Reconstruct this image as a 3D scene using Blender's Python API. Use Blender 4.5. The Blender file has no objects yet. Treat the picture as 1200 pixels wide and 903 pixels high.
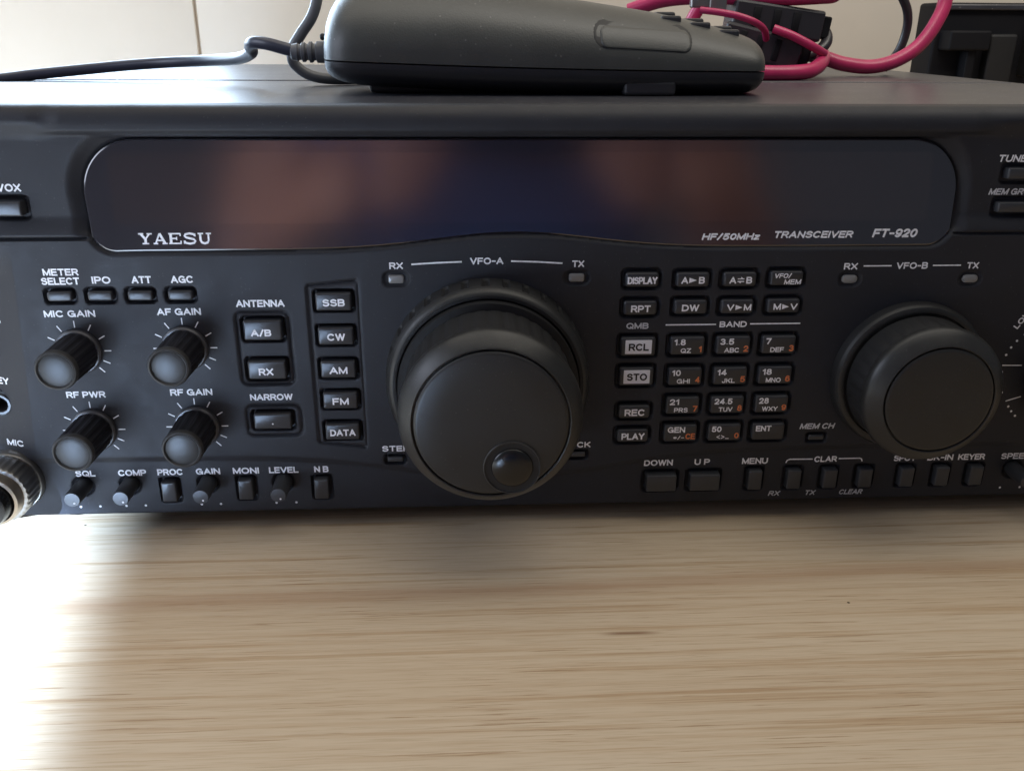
import bpy, math, random
import numpy as np
from mathutils import Vector, Matrix

random.seed(7); np.random.seed(7)
S = bpy.context.scene
C = S.collection
MM = 0.001            # everything below is written in millimetres

# ------------------------------------------------------------------ camera
cd = bpy.data.cameras.new('camera')
cam = bpy.data.objects.new('camera', cd); C.objects.link(cam)
S.camera = cam
pitch, yaw, roll = 0.38100594, 0.05546643, 0.00612327
fv = Vector((math.sin(yaw)*math.cos(pitch), math.cos(yaw)*math.cos(pitch), -math.sin(pitch)))
rt = Vector((math.cos(yaw), -math.sin(yaw), 0)); up = rt.cross(fv)
r2 = rt*math.cos(roll) + up*math.sin(roll); u2 = -rt*math.sin(roll) + up*math.cos(roll)
mw = Matrix((r2, u2, -fv)).transposed().to_4x4()
mw.translation = Vector((-11.654, -270.169, 160.291))*MM
cam.matrix_world = mw
cd.sensor_fit = 'HORIZONTAL'; cd.sensor_width = 36.0
cd.lens = 36.0*1046.288/1200.0
cd.clip_start = 0.005; cd.clip_end = 50
cd.dof.use_dof = True; cd.dof.focus_distance = 0.285; cd.dof.aperture_fstop = 90.0

# ------------------------------------------------------------------ light
S.world = bpy.data.worlds.new('World'); S.world.use_nodes = True
bg = S.world.node_tree.nodes['Background']
bg.inputs[0].default_value = (0.72, 0.82, 1.0, 1); bg.inputs[1].default_value = 0.14

def area(name, loc, target, sx, sy, power, col, spread=180):
    l = bpy.data.lights.new(name, 'AREA'); l.shape = 'RECTANGLE'; l.size = sx; l.size_y = sy
    l.energy = power; l.color = col; l.spread = math.radians(spread)
    o = bpy.data.objects.new(name, l); C.objects.link(o); o.location = loc
    o.rotation_euler = (Vector(target)-Vector(loc)).to_track_quat('-Z', 'Y').to_euler()
    return o
area('window_light', (-0.54, 0.450, 0.32), (-0.54, 0.0, 0.32), 0.70, 0.26, 8.5, (0.60, 0.78, 1.0))
area('side_window_light', (-0.62, -0.16, 0.34), (-0.12, 0.0, 0.06), 0.35, 0.35, 2.0, (0.76, 0.83, 1.0))
area('room_light', (0.15, 0.30, 1.15), (0.1, 0.1, 0.0), 1.9, 1.5, 15.5, (1.0, 0.93, 0.81))
area('wall_fill', (0.25, 0.02, 0.50), (0.25, 0.46, 0.40), 0.5, 0.15, 1.5, (1.0, 0.95, 0.86))  # added fill, out of view, only brightens the wall
sl = bpy.data.lights.new('desk_patch_spot', 'SPOT'); sl.energy = 14500; sl.color = (0.47, 0.67, 1.0)  # spot aimed so its cone edge draws the bright patch on the desk
sl.spot_size = math.radians(68.99); sl.spot_blend = 0.008; sl.shadow_soft_size = 0.010
so = bpy.data.objects.new('desk_patch_spot', sl); C.objects.link(so)
so.location = (-1.8, -4.0, 1.8)
so.rotation_euler = (Vector((-1.900, -2.500, 0.0))-Vector(so.location)).to_track_quat('-Z', 'Y').to_euler()

S.view_settings.view_transform = 'Standard'; S.view_settings.look = 'None'
S.view_settings.exposure = 0.0; S.view_settings.gamma = 1.0
S.cycles.max_bounces = 8

# ------------------------------------------------------------------ materials
def mat(name, col, rough=0.5, metal=0.0, spec=0.5, coat=0.0, bump=0.0, bscale=2000, var=0.0, vscale=40, rvar=0.0):
    m = bpy.data.materials.new(name); m.use_nodes = True
    nt = m.node_tree; n = nt.nodes; b = n['Principled BSDF']
    b.inputs['Base Color'].default_value = (*col, 1); b.inputs['Roughness'].default_value = rough
    b.inputs['Metallic'].default_value = metal; b.inputs['Specular IOR Level'].default_value = spec
    b.inputs['Coat Weight'].default_value = coat; b.inputs['Coat Roughness'].default_value = 0.05
    tc = n.new('ShaderNodeTexCoord')
    if bump:
        t = n.new('ShaderNodeTexNoise'); t.inputs['Scale'].default_value = bscale; t.inputs['Detail'].default_value = 3
        nt.links.new(tc.outputs['Object'], t.inputs['Vector'])
        bp = n.new('ShaderNodeBump'); bp.inputs['Strength'].default_value = bump; bp.inputs['Distance'].default_value = 0.0002
        nt.links.new(t.outputs[0], bp.inputs['Height']); nt.links.new(bp.outputs[0], b.inputs['Normal'])
    if var or rvar:
        t = n.new('ShaderNodeTexNoise'); t.inputs['Scale'].default_value = vscale; t.inputs['Detail'].default_value = 6
        t.inputs['Roughness'].default_value = 0.65
        nt.links.new(tc.outputs['Object'], t.inputs['Vector'])
        if var:
            r = n.new('ShaderNodeValToRGB')
            r.color_ramp.elements[0].position = 0.3; r.color_ramp.elements[1].position = 0.72
            r.color_ramp.elements[0].color = (*[c*(1-var) for c in col], 1)
            r.color_ramp.elements[1].color = (*[min(1, c*(1+var)) for c in col], 1)
            nt.links.new(t.outputs[0], r.inputs[0]); nt.links.new(r.outputs[0], b.inputs['Base Color'])
        if rvar:
            mr = n.new('ShaderNodeMapRange'); mr.inputs['From Min'].default_value = 0.3; mr.inputs['From Max'].default_value = 0.7
            mr.inputs['To Min'].default_value = rough-rvar; mr.inputs['To Max'].default_value = rough+rvar
            nt.links.new(t.outputs[0], mr.inputs[0]); nt.links.new(mr.outputs[0], b.inputs['Roughness'])
    return m

def add_dust(m, amount=0.12, scale=900, col=(0.35, 0.33, 0.32), thr=0.72):
    """settled specks of dust, mixed into the base colour of a finished material"""
    nt = m.node_tree; n = nt.nodes; b = n['Principled BSDF']
    tc = n.new('ShaderNodeTexCoord')
    v = n.new('ShaderNodeTexVoronoi'); v.inputs['Scale'].default_value = scale
    t = n.new('ShaderNodeTexNoise'); t.inputs['Scale'].default_value = 28; t.inputs['Detail'].default_value = 4
    nt.links.new(tc.outputs['Object'], v.inputs['Vector']); nt.links.new(tc.outputs['Object'], t.inputs['Vector'])
    lt = n.new('ShaderNodeMath'); lt.operation = 'LESS_THAN'; lt.inputs[1].default_value = 0.2
    nt.links.new(v.outputs['Distance'], lt.inputs[0])
    sep = n.new('ShaderNodeSeparateColor'); nt.links.new(v.outputs['Color'], sep.inputs[0])
    gt = n.new('ShaderNodeMath'); gt.operation = 'GREATER_THAN'; gt.inputs[1].default_value = thr
    nt.links.new(sep.outputs[0], gt.inputs[0])
    mu = n.new('ShaderNodeMath'); mu.operation = 'MULTIPLY'
    nt.links.new(lt.outputs[0], mu.inputs[0]); nt.links.new(gt.outputs[0], mu.inputs[1])
    m2 = n.new('ShaderNodeMath'); m2.operation = 'MULTIPLY'; nt.links.new(mu.outputs[0], m2.inputs[0])
    nt.links.new(t.outputs[0], m2.inputs[1])
    m3 = n.new('ShaderNodeMath'); m3.operation = 'MULTIPLY'; m3.inputs[1].default_value = amount*2
    nt.links.new(m2.outputs[0], m3.inputs[0])
    mix = n.new('ShaderNodeMix'); mix.data_type = 'RGBA'
    nt.links.new(m3.outputs[0], mix.inputs[0])
    old = b.inputs['Base Color'].links
    if old: nt.links.new(old[0].from_socket, mix.inputs[6])
    else: mix.inputs[6].default_value = b.inputs['Base Color'].default_value
    mix.inputs[7].default_value = (*col, 1)
    nt.links.new(mix.outputs[2], b.inputs['Base Color'])

M = {}
M['panel'] = mat('panel_plastic', (0.019, 0.0198, 0.0255), 0.56, spec=0.3, bump=0.22, bscale=2600, var=0.12, vscale=60, rvar=0.06)
add_dust(M['panel'], 0.05, 900, thr=0.85)
M['cover'] = mat('cover_paint', (0.034, 0.034, 0.042), 0.34, spec=0.6, var=0.25, vscale=35, rvar=0.03)
add_dust(M['cover'], 0.5, 420, thr=0.6)
M['button'] = mat('button_plastic', (0.024, 0.025, 0.030), 0.42, bump=0.1)
M['slider'] = mat('slide_button_plastic', (0.034, 0.036, 0.042), 0.4, bump=0.1)
M['rubber'] = mat('knob_rubber', (0.012, 0.012, 0.013), 0.6, spec=0.35, bump=0.3, bscale=1800, var=0.2, vscale=90)
M['knob'] = mat('knob_plastic', (0.021, 0.021, 0.021), 0.40, spec=0.4, bump=0.15, bscale=3000, var=0.15, vscale=90, rvar=0.09)
add_dust(M['knob'], 0.06, 900, thr=0.85)
M['gloss'] = mat('gloss_black', (0.006, 0.006, 0.006), 0.27)
M['dark'] = mat('recess_black', (0.006, 0.006, 0.007), 0.6)
M['flute'] = mat('fluted_black', (0.009, 0.009, 0.013), 0.5, spec=0.3)
M['cap'] = mat('brushed_dark_cap', (0.040, 0.040, 0.041), 0.36, metal=0.0, spec=0.2, var=0.1, vscale=200)
M['collar'] = mat('knob_collar', (0.06, 0.06, 0.068), 0.35)
M['glass'] = mat('display_glass', (0.014, 0.011, 0.017), 0.15, spec=1.5, rvar=0.02)
M['lcd'] = mat('display_panel', (0.019, 0.0115, 0.015), 0.14, spec=1.7, var=0.15, vscale=20)
M['print'] = mat('white_print', (0.78, 0.78, 0.82), 0.5, var=0.18, vscale=900)
M['faint'] = mat('grey_print', (0.52, 0.53, 0.57), 0.5, var=0.15, vscale=900)
M['orange'] = mat('orange_print', (0.62, 0.17, 0.06), 0.5, var=0.15, vscale=900)
M['led'] = mat('unlit_led', (0.20, 0.20, 0.20), 0.3)
M['steel'] = mat('nickel', (0.30, 0.29, 0.275), 0.36, metal=1.0)
M['brass'] = mat('worn_nickel', (0.36, 0.30, 0.235), 0.38, metal=0.9)
M['mic'] = mat('microphone_grey_plastic', (0.047, 0.049, 0.046), 0.42, bump=0.3, bscale=1800, var=0.1, vscale=60)
add_dust(M['mic'], 0.15, 600, thr=0.9)
M['micdark'] = mat('microphone_dark_plastic', (0.030, 0.030, 0.034), 0.38, bump=0.3, bscale=1800)
M['cord'] = mat('grey_cord_sheath', (0.11, 0.115, 0.125), 0.4)
M['navy'] = mat('black_cord_sheath', (0.035, 0.038, 0.06), 0.35)
M['red'] = mat('red_wire_sheath', (0.40, 0.022, 0.095), 0.33, var=0.15, vscale=80)
M['blk'] = mat('black_wire_sheath', (0.022, 0.020, 0.024), 0.35)
M['box'] = mat('black_box_plastic', (0.006, 0.006, 0.008), 0.6, spec=0.2)
M['white_lcl'] = mat('white_button_print', (0.74, 0.75, 0.82), 0.5)

# desk: pale wood-grain laminate
def desk_material():
    m = bpy.data.materials.new('wood_grain_laminate'); m.use_nodes = True
    nt = m.node_tree; n = nt.nodes; L = nt.links; b = n['Principled BSDF']
    tc = n.new('ShaderNodeTexCoord')
    def noise(scale, sx, sy, detail=4, rough=0.55, dist=0.0, off=(0, 0, 0)):
        mp = n.new('ShaderNodeMapping'); mp.inputs['Scale'].default_value = (sx, sy, 1); mp.inputs['Location'].default_value = off
        mp.inputs['Rotation'].default_value = (0, 0, math.radians(-2.0))
        t = n.new('ShaderNodeTexNoise'); t.inputs['Scale'].default_value = scale; t.inputs['Detail'].default_value = detail
        t.inputs['Roughness'].default_value = rough; t.inputs['Distortion'].default_value = dist
        L.new(tc.outputs['Object'], mp.inputs[0]); L.new(mp.outputs[0], t.inputs['Vector']); return t
    def ramp(src, stops):
        r = n.new('ShaderNodeValToRGB'); e = r.color_ramp.elements
        while len(e) < len(stops): e.new(0.5)
        for k, (p, c) in enumerate(stops): e[k].position = p; e[k].color = (*c, 1)
        L.new(src, r.inputs[0]); return r
    def mixc(fac, a, c, mode='MIX', f=None):
        x = n.new('ShaderNodeMix'); x.data_type = 'RGBA'; x.blend_type = mode
        if fac is not None: L.new(fac, x.inputs[0])
        else: x.inputs[0].default_value = f
        L.new(a, x.inputs[6])
        if isinstance(c, tuple): x.inputs[7].default_value = (*c, 1)
        else: L.new(c, x.inputs[7])
        return x.outputs[2]
    broad = noise(1.0, 1.6, 30, 4, 0.55, 0.2)
    c0 = ramp(broad.outputs[0], [(0.32, (0.56, 0.43, 0.29)), (0.5, (0.60, 0.475, 0.33)), (0.70, (0.62, 0.505, 0.365))]).outputs[0]
    grain = noise(1.0, 5.0, 300, 5, 0.62, 0.1, (3, 1, 0))
    g = ramp(grain.outputs[0], [(0.38, (0.80, 0.71, 0.61)), (0.44, (1, 1, 1)), (1.0, (1, 1, 1))]).outputs[0]
    c1 = mixc(None, c0, g, 'MULTIPLY', 0.75)
    dash = noise(1.0, 22.0, 1100, 4, 0.65, 0.0, (2, 7, 0))
    gd = ramp(dash.outputs[0], [(0.34, (0.60, 0.48, 0.37)), (0.40, (1, 1, 1)), (1.0, (1, 1, 1))]).outputs[0]
    c1 = mixc(None, c1, gd, 'MULTIPLY', 0.8)
    mpw = n.new('ShaderNodeMapping'); mpw.inputs['Scale'].default_value = (0.06, 1, 1); mpw.inputs['Rotation'].default_value = (0, 0, math.radians(-1.4))
    wv = n.new('ShaderNodeTexWave'); wv.bands_direction = 'Y'; wv.inputs['Scale'].default_value = 78; wv.inputs['Distortion'].default_value = 9
    wv.inputs['Detail'].default_value = 3; wv.inputs['Detail Scale'].default_value = 0.3; wv.inputs['Detail Roughness'].default_value = 0.6
    L.new(tc.outputs['Object'], mpw.inputs[0]); L.new(mpw.outputs[0], wv.inputs[0])
    gw = ramp(wv.outputs[0], [(0.55, (1, 1, 1)), (0.86, (0.91, 0.86, 0.81)), (1.0, (0.88, 0.82, 0.76))]).outputs[0]
    pat = noise(1.0, 7.0, 60, 3, 0.6, 0.0, (1, 5, 0))
    gp = ramp(pat.outputs[0], [(0.40, (0.08, 0.08, 0.08)), (0.64, (0.8, 0.8, 0.8))]).outputs[0]
    wm = n.new('ShaderNodeMix'); wm.data_type = 'RGBA'; wm.blend_type = 'MULTIPLY'
    L.new(gp, wm.inputs[0]); L.new(c1, wm.inputs[6]); L.new(gw, wm.inputs[7]); c1 = wm.outputs[2]
    fine = noise(1.0, 60.0, 2200, 2, 0.6, 0.0, (9, 4, 0))
    g2 = ramp(fine.outputs[0], [(0.32, (0.80, 0.75, 0.68)), (0.5, (1, 1, 1)), (0.7, (1.05, 1.05, 1.05))]).outputs[0]
    c2 = mixc(None, c1, g2, 'MULTIPLY', 0.6)
    streak = noise(1.0, 3.0, 140, 3, 0.55, 0.2, (5.3, 2.1, 0))
    sf = ramp(streak.outputs[0], [(0.64, (0, 0, 0)), (0.74, (0.28, 0.28, 0.28)), (1, (0.4, 0.4, 0.4))]).outputs[0]
    c3 = mixc(sf, c2, (0.36, 0.22, 0.12))
    # the reddish growth band and one small knot streak
    sp = n.new('ShaderNodeSeparateXYZ'); L.new(tc.outputs['Object'], sp.inputs[0])
    wob = noise(1.0, 4.0, 4.0, 2)
    def bandmask(yc, wid, wobble, tilt=0.0):
        a = n.new('ShaderNodeMath'); a.operation = 'MULTIPLY_ADD'; L.new(wob.outputs[0], a.inputs[0]); a.inputs[1].default_value = wobble
        L.new(sp.outputs[1], a.inputs[2])
        t = n.new('ShaderNodeMath'); t.operation = 'MULTIPLY_ADD'; L.new(sp.outputs[0], t.inputs[0]); t.inputs[1].default_value = tilt
        L.new(a.outputs[0], t.inputs[2])
        s = n.new('ShaderNodeMath'); s.operation = 'SUBTRACT'; L.new(t.outputs[0], s.inputs[0]); s.inputs[1].default_value = yc+wobble*0.5
        ab = n.new('ShaderNodeMath'); ab.operation = 'ABSOLUTE'; L.new(s.outputs[0], ab.inputs[0])
        mr = n.new('ShaderNodeMapRange'); mr.interpolation_type = 'SMOOTHSTEP'
        mr.inputs['From Min'].default_value = 0; mr.inputs['From Max'].default_value = wid
        mr.inputs['To Min'].default_value = 1; mr.inputs['To Max'].default_value = 0
        L.new(ab.outputs[0], mr.inputs[0]); return mr.outputs[0]
    def mul(a, c):
        x = n.new('ShaderNodeMath'); x.operation = 'MULTIPLY'; L.new(a, x.inputs[0])
        if isinstance(c, float): x.inputs[1].default_value = c
        else: L.new(c, x.inputs[1])
        return x.outputs[0]
    band = mul(mul(bandmask(-0.038, 0.0065, 0.012, -0.035), grain.outputs[0]), 0.75)
    c4 = mixc(band, c3, (0.33, 0.17, 0.085))
    bx = n.new('ShaderNodeMath'); bx.operation = 'SUBTRACT'; L.new(sp.outputs[0], bx.inputs[0]); bx.inputs[1].default_value = 0.034
    bx2 = n.new('ShaderNodeMath'); bx2.operation = 'ABSOLUTE'; L.new(bx.outputs[0], bx2.inputs[0])
    kx = n.new('ShaderNodeMapRange'); kx.interpolation_type = 'SMOOTHSTEP'
    kx.inputs['From Min'].default_value = 0.002; kx.inputs['From Max'].default_value = 0.0105
    kx.inputs['To Min'].default_value = 1; kx.inputs['To Max'].default_value = 0
    L.new(bx2.outputs[0], kx.inputs[0])
    knot = mul(mul(bandmask(-0.0618, 0.0013, 0.0), kx.outputs[0]), 0.8)
    c5 = mixc(knot, c4, (0.20, 0.095, 0.04))
    # dark specks
    v = n.new('ShaderNodeTexVoronoi'); v.inputs['Scale'].default_value = 42
    L.new(tc.outputs['Object'], v.inputs['Vector'])
    lt = n.new('ShaderNodeMath'); lt.operation = 'LESS_THAN'; lt.inputs[1].default_value = 0.018; L.new(v.outputs['Distance'], lt.inputs[0])
    c6 = mixc(lt.outputs[0], c5, (0.08, 0.05, 0.03))
    L.new(c6, b.inputs['Base Color'])
    b.inputs['Roughness'].default_value = 0.42
    bp = n.new('ShaderNodeBump'); bp.inputs['Strength'].default_value = 0.12; bp.inputs['Distance'].default_value = 0.0003
    L.new(fine.outputs[0], bp.inputs['Height']); L.new(bp.outputs[0], b.inputs['Normal'])
    return m
M['desk'] = desk_material()
M['wall'] = mat('cream_wall_paint', (0.63, 0.565, 0.475), 0.35, bump=0.15, bscale=200, var=0.04, vscale=6)
M['seam'] = mat('wall_joint', (0.42, 0.33, 0.24), 0.6)

# ------------------------------------------------------------------ mesh helpers
def link(name, verts, faces, m, parent=None, smooth=True, angle=35):
    me = bpy.data.meshes.new(name)
    me.from_pydata([(v[0]*MM, v[1]*MM, v[2]*MM) for v in verts], [], faces)
    me.update()
    if m is not None: me.materials.append(m)
    if smooth:
        me.polygons.foreach_set('use_smooth', [True]*len(me.polygons))
        if angle: me.set_sharp_from_angle(angle=math.radians(angle))
    o = bpy.data.objects.new(name, me); C.objects.link(o)
    if parent is not None: o.parent = parent
    return o

def thing(name, label, cat, group=None):
    o = bpy.data.objects.new(name, None); C.objects.link(o); o.empty_display_size = 0.02
    o['label'] = label; o['category'] = cat
    if group: o['group'] = group
    return o

class MB:
    def __init__(s): s.v = []; s.f = []
    def add(s, v, f):
        k = len(s.v); s.v += [tuple(p) for p in v]; s.f += [[i+k for i in q] for q in f]; return s
    def build(s, name, m, parent=None, smooth=True, angle=35): return link(name, s.v, s.f, m, parent, smooth, angle)

def rrect(w, h, r, n=5):
    r = min(r, w/2-1e-3, h/2-1e-3); out = []
    for cx, cz, a0 in ((w/2-r, h/2-r, 0), (-w/2+r, h/2-r, 90), (-w/2+r, -h/2+r, 180), (w/2-r, -h/2+r, 270)):
        for k in range(n+1):
            a = math.radians(a0+90*k/n); out.append((cx+r*math.cos(a), cz+r*math.sin(a)))
    return out

def loft(rings, close_front=True, close_back=True):
    """rings: lists of 3D points, equal length, closed loops"""
    v = []; f = []; n = len(rings[0])
    for r in rings: v += r
    for i in range(len(rings)-1):
        for k in range(n):
            a, b = i*n+k, i*n+(k+1) % n
            f.append([a, a+n, b+n, b])
    if close_back: f.append(list(range(n)))
    if close_front: f.append([(len(rings)-1)*n+k for k in reversed(range(n))])
    return v, f

def button_mesh(x, z, w, h, r, d0, d1, bev=0.45, taper=0.0, crown=0.0):
    """key cap: rounded rectangle standing from depth d0 to d1 (towards the viewer)"""
    rings = []
    for ins, d in ((0, d0), (taper*0.5, d1-bev), (taper+bev*0.3, d1-bev*0.3), (taper+bev, d1)):
        rings.append([(x+p[0], -d, z+p[1]) for p in rrect(w-2*ins, h-2*ins, max(0.2, r-ins*0.5))])
    return loft(rings)

def lathe(prof, cx, cz, seg=64, a0=0, flute=None, cap=True):
    """prof: (radius, depth) from back to front, axis towards the viewer"""
    rings = []
    for r, d in prof:
        ring = []
        for k in range(seg):
            a = 2*math.pi*k/seg+a0
            rr = r*(1+flute(k, d)) if flute else r
            ring.append((cx+rr*math.cos(a), -d, cz+rr*math.sin(a)))
        rings.append(ring)
    return loft(rings, close_front=cap, close_back=False)

def tube_mesh(pts, rad, seg=14, sub=10, caps=True):
    P = [Vector(p) for p in pts]; out = []
    for i in range(len(P)-1):
        p0 = P[max(i-1, 0)]; p1 = P[i]; p2 = P[i+1]; p3 = P[min(i+2, len(P)-1)]
        for k in range(sub):
            t = k/sub
            out.append(0.5*((2*p1)+(p2-p0)*t+(2*p0-5*p1+4*p2-p3)*t*t+(3*p1-p0-3*p2+p3)*t**3))
    out.append(P[-1])
    rings = []; nrm = None
    for i, p in enumerate(out):
        tg = (out[min(i+1, len(out)-1)]-out[max(i-1, 0)]).normalized()
        if nrm is None:
            nrm = tg.cross(Vector((0, 0, 1)))
            if nrm.length < 1e-3: nrm = tg.cross(Vector((0, 1, 0)))
            nrm.normalize()
        nrm = (nrm-tg*nrm.dot(tg)).normalized(); bn = tg.cross(nrm)
        r = rad(i/(len(out)-1)) if callable(rad) else rad
        rings.append([tuple(p+nrm*r*math.cos(2*math.pi*k/seg)+bn*r*math.sin(2*math.pi*k/seg)) for k in range(seg)])
    return loft(rings, caps, caps)

def box_mesh(x0, x1, y0, y1, z0, z1, bev=0.8):
    """box with softened edges, its long sides along z rings"""
    rings = []
    for ins, z in ((bev, z0), (bev*0.3, z0+bev*0.3), (0, z0+bev), (0, z1-bev), (bev*0.3, z1-bev*0.3), (bev, z1)):
        w, h = x1-x0-2*ins, y1-y0-2*ins
        rings.append([((x0+x1)/2+p[0], (y0+y1)/2+p[1], z) for p in rrect(w, h, max(bev*1.2-ins, 0.15), 4)])
    v, f = loft(rings)
    return v, [list(reversed(q)) for q in f]

# ------------------------------------------------------------------ lettering (2D, millimetres, then draped)
def _arc(cx, cy, rx, ry, a0, a1, n=9):
    return [(cx+rx*math.cos(math.radians(a0+(a1-a0)*k/n)), cy+ry*math.sin(math.radians(a0+(a1-a0)*k/n))) for k in range(n+1)]
def _gl():
    A = _arc; G = {}
    O = lambda w: [A(w/2, .5, w/2, .5, 90, 450, 22)]
    G['A'] = (.86, [[(0, 0), (.43, 1)], [(.43, 1), (.86, 0)], [(.16, .32), (.70, .32)]])
    bowl = lambda y0, y1, w, x0=0: [(x0, y1)]+A(w-(y1-y0)/2, (y0+y1)/2, (y1-y0)/2, (y1-y0)/2, 90, -90, 8)+[(x0, y0)]
    G['B'] = (.72, [[(0, 0), (0, 1)], bowl(.53, 1, .69), bowl(0, .53, .73)])
    G['C'] = (.84, [A(.44, .5, .44, .5, 45, 315, 18)])
    G['D'] = (.80, [[(0, 0), (0, 1)], [(0, 1), (.34, 1)]+A(.34, .5, .46, .5, 90, -90, 12)+[(0, 0)]])
    G['E'] = (.66, [[(0, 0), (0, 1)], [(0, 1), (.66, 1)], [(0, .52), (.60, .52)], [(0, 0), (.68, 0)]])
    G['F'] = (.62, [[(0, 0), (0, 1)], [(0, 1), (.64, 1)], [(0, .50), (.56, .50)]])
    G['G'] = (.88, [A(.44, .5, .44, .5, 48, 330, 18)+[(.86, .46)], [(.50, .46), (.88, .46)], [(.86, .46), (.86, 0)]])
    G['H'] = (.76, [[(0, 0), (0, 1)], [(.76, 0), (.76, 1)], [(0, .52), (.76, .52)]])
    G['I'] = (.02, [[(0, 0), (0, 1)]])
    G['J'] = (.56, [[(.54, 1), (.54, .3)]+A(.27, .28, .27, .28, 0, -170, 10)])
    G['K'] = (.76, [[(0, 0), (0, 1)], [(.72, 1), (0, .36)], [(.26, .58), (.76, 0)]])
    G['L'] = (.58, [[(0, 0), (0, 1)], [(0, 0), (.60, 0)]])
    G['M'] = (.90, [[(0, 0), (0, 1)], [(.90, 0), (.90, 1)], [(0, 1), (.45, .05)], [(.45, .05), (.90, 1)]])
    G['N'] = (.76, [[(0, 0), (0, 1)], [(.76, 0), (.76, 1)], [(0, 1), (.76, 0)]])
    G['O'] = (.92, O(.92)); G['Q'] = (.92, O(.92)+[[(.56, .28), (.92, -.04)]])
    G['P'] = (.68, [[(0, 0), (0, 1)], bowl(.44, 1, .70)])
    G['R'] = (.74, [[(0, 0), (0, 1)], bowl(.48, 1, .72), [(.42, .46), (.74, 0)]])
    G['S'] = (.72, [A(.36, .74, .33, .26, 25, 215, 10)[:]+A(.36, .27, .36, .27, 70, -150, 12)])
    G['T'] = (.74, [[(0, 1), (.74, 1)], [(.37, 1), (.37, 0)]])
    G['U'] = (.76, [[(0, 1), (0, .36)]+A(.38, .36, .38, .36, 180, 360, 12)+[(.76, 1)]])
    G['V'] = (.82, [[(0, 1), (.41, 0)], [(.41, 0), (.82, 1)]])
    G['W'] = (1.16, [[(0, 1), (.29, 0)], [(.29, 0), (.58, 1)], [(.58, 1), (.87, 0)], [(.87, 0), (1.16, 1)]])
    G['X'] = (.78, [[(0, 0), (.78, 1)], [(0, 1), (.78, 0)]])
    G['Y'] = (.80, [[(0, 1), (.40, .45)], [(.80, 1), (.40, .45)], [(.40, .45), (.40, 0)]])
    G['Z'] = (.72, [[(0, 1), (.72, 1)], [(.72, 1), (0, 0)], [(0, 0), (.72, 0)]])
    G['z'] = (.52, [[(0, .68), (.52, .68)], [(.52, .68), (0, 0)], [(0, 0), (.54, 0)]])
    G['0'] = (.62, [A(.31, .5, .31, .5, 90, 450, 20)])
    G['1'] = (.30, [[(.26, 0), (.26, 1)], [(.26, .98), (0, .76)]])
    G['2'] = (.62, [A(.31, .70, .30, .30, 165, -20, 10)+[(.02, 0)], [(.02, 0), (.62, 0)]])
    G['3'] = (.62, [A(.30, .75, .27, .25, 150, -90, 10), A(.30, .26, .32, .26, 90, -150, 10)])
    G['4'] = (.68, [[(.48, 0), (.48, 1)], [(.48, 1), (0, .27)], [(0, .25), (.68, .25)]])
    G['5'] = (.62, [[(.58, 1), (.10, 1)], [(.10, 1), (.04, .50)], [(.04, .50)]+A(.30, .32, .32, .32, 120, -150, 12)])
    G['6'] = (.62, [A(.31, .31, .31, .31, 90, 450, 16), [(.02, .34)]+A(.34, .55, .32, .45, 170, 50, 8)])
    G['7'] = (.60, [[(0, 1), (.60, 1)], [(.60, 1), (.20, 0)]])
    G['8'] = (.62, [A(.31, .76, .25, .24, 90, 450, 16), A(.31, .27, .31, .27, 90, 450, 16)])
    G['9'] = (.62, [A(.31, .69, .31, .31, 90, 450, 16), [(.60, .66)]+A(.28, .45, .32, .45, -10, -130, 8)])
    G['/'] = (.42, [[(0, -.04), (.42, 1.04)]]); G['-'] = (.40, [[(0, .45), (.40, .45)]]); G['.'] = (.06, [[(.03, 0), (.03, .10)]])
    G['*'] = (.5, [[(.25, .2), (.25, .8)], [(0, .35), (.5, .65)], [(0, .65), (.5, .35)]])
    G['<'] = (.5, [[(.5, .1), (0, .5)], [(0, .5), (.5, .9)]]); G['>'] = (.5, [[(0, .1), (.5, .5)], [(.5, .5), (0, .9)]])
    G['_'] = (.5, [[(0, .05), (.5, .05)]])
    return G
_G = _gl()
def T(text, x, z, w, h, shear=0.0, rot=0.0, bold=0.0):
    """sans lettering drawn as strokes, fitted to a box w by h"""
    strokes = []; cx = 0.0
    for ch in text:
        if ch == ' ': cx += 0.42; continue
        gw, st = _G[ch]
        strokes += [[(cx+p[0], p[1]) for p in q] for q in st]
        cx += gw+0.31
    P_ = [p for q in strokes for p in q]
    x0, x1 = min(p[0] for p in P_), max(p[0] for p in P_); y0, y1 = min(p[1] for p in P_), max(p[1] for p in P_)
    th = (0.215+bold)*h if h > 1.9 else (0.20+bold)*h
    sx = (w-th-abs(shear)*h)/max(x1-x0, 1e-3) if x1-x0 > 0.05 else 1.0; sz = (h-th)/max(y1-y0, 1e-3)
    if y1-y0 < 0.5: sz = h*0.8
    out = []; c, s_ = math.cos(rot), math.sin(rot)
    for q in strokes:
        pts = []
        for px_, pz_ in q:
            a = (px_-(x0+x1)/2)*sx; b = (pz_-(y0+y1)/2)*sz; a += shear*b
            pts.append((x+a*c-b*s_, z+a*s_+b*c))
        # square the stroke ends a little so that corners close
        def ext(p, r):
            d = np.array(p)-np.array(r); d = d/(np.linalg.norm(d)+1e-9); return tuple(np.array(p)+d*th*0.42)
        if np.hypot(pts[0][0]-pts[-1][0], pts[0][1]-pts[-1][1]) > th*0.5:
            pts[0], pts[-1] = ext(pts[0], pts[1]), ext(pts[-1], pts[-2])
        out.append(LN(pts, th))
    return out

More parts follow.
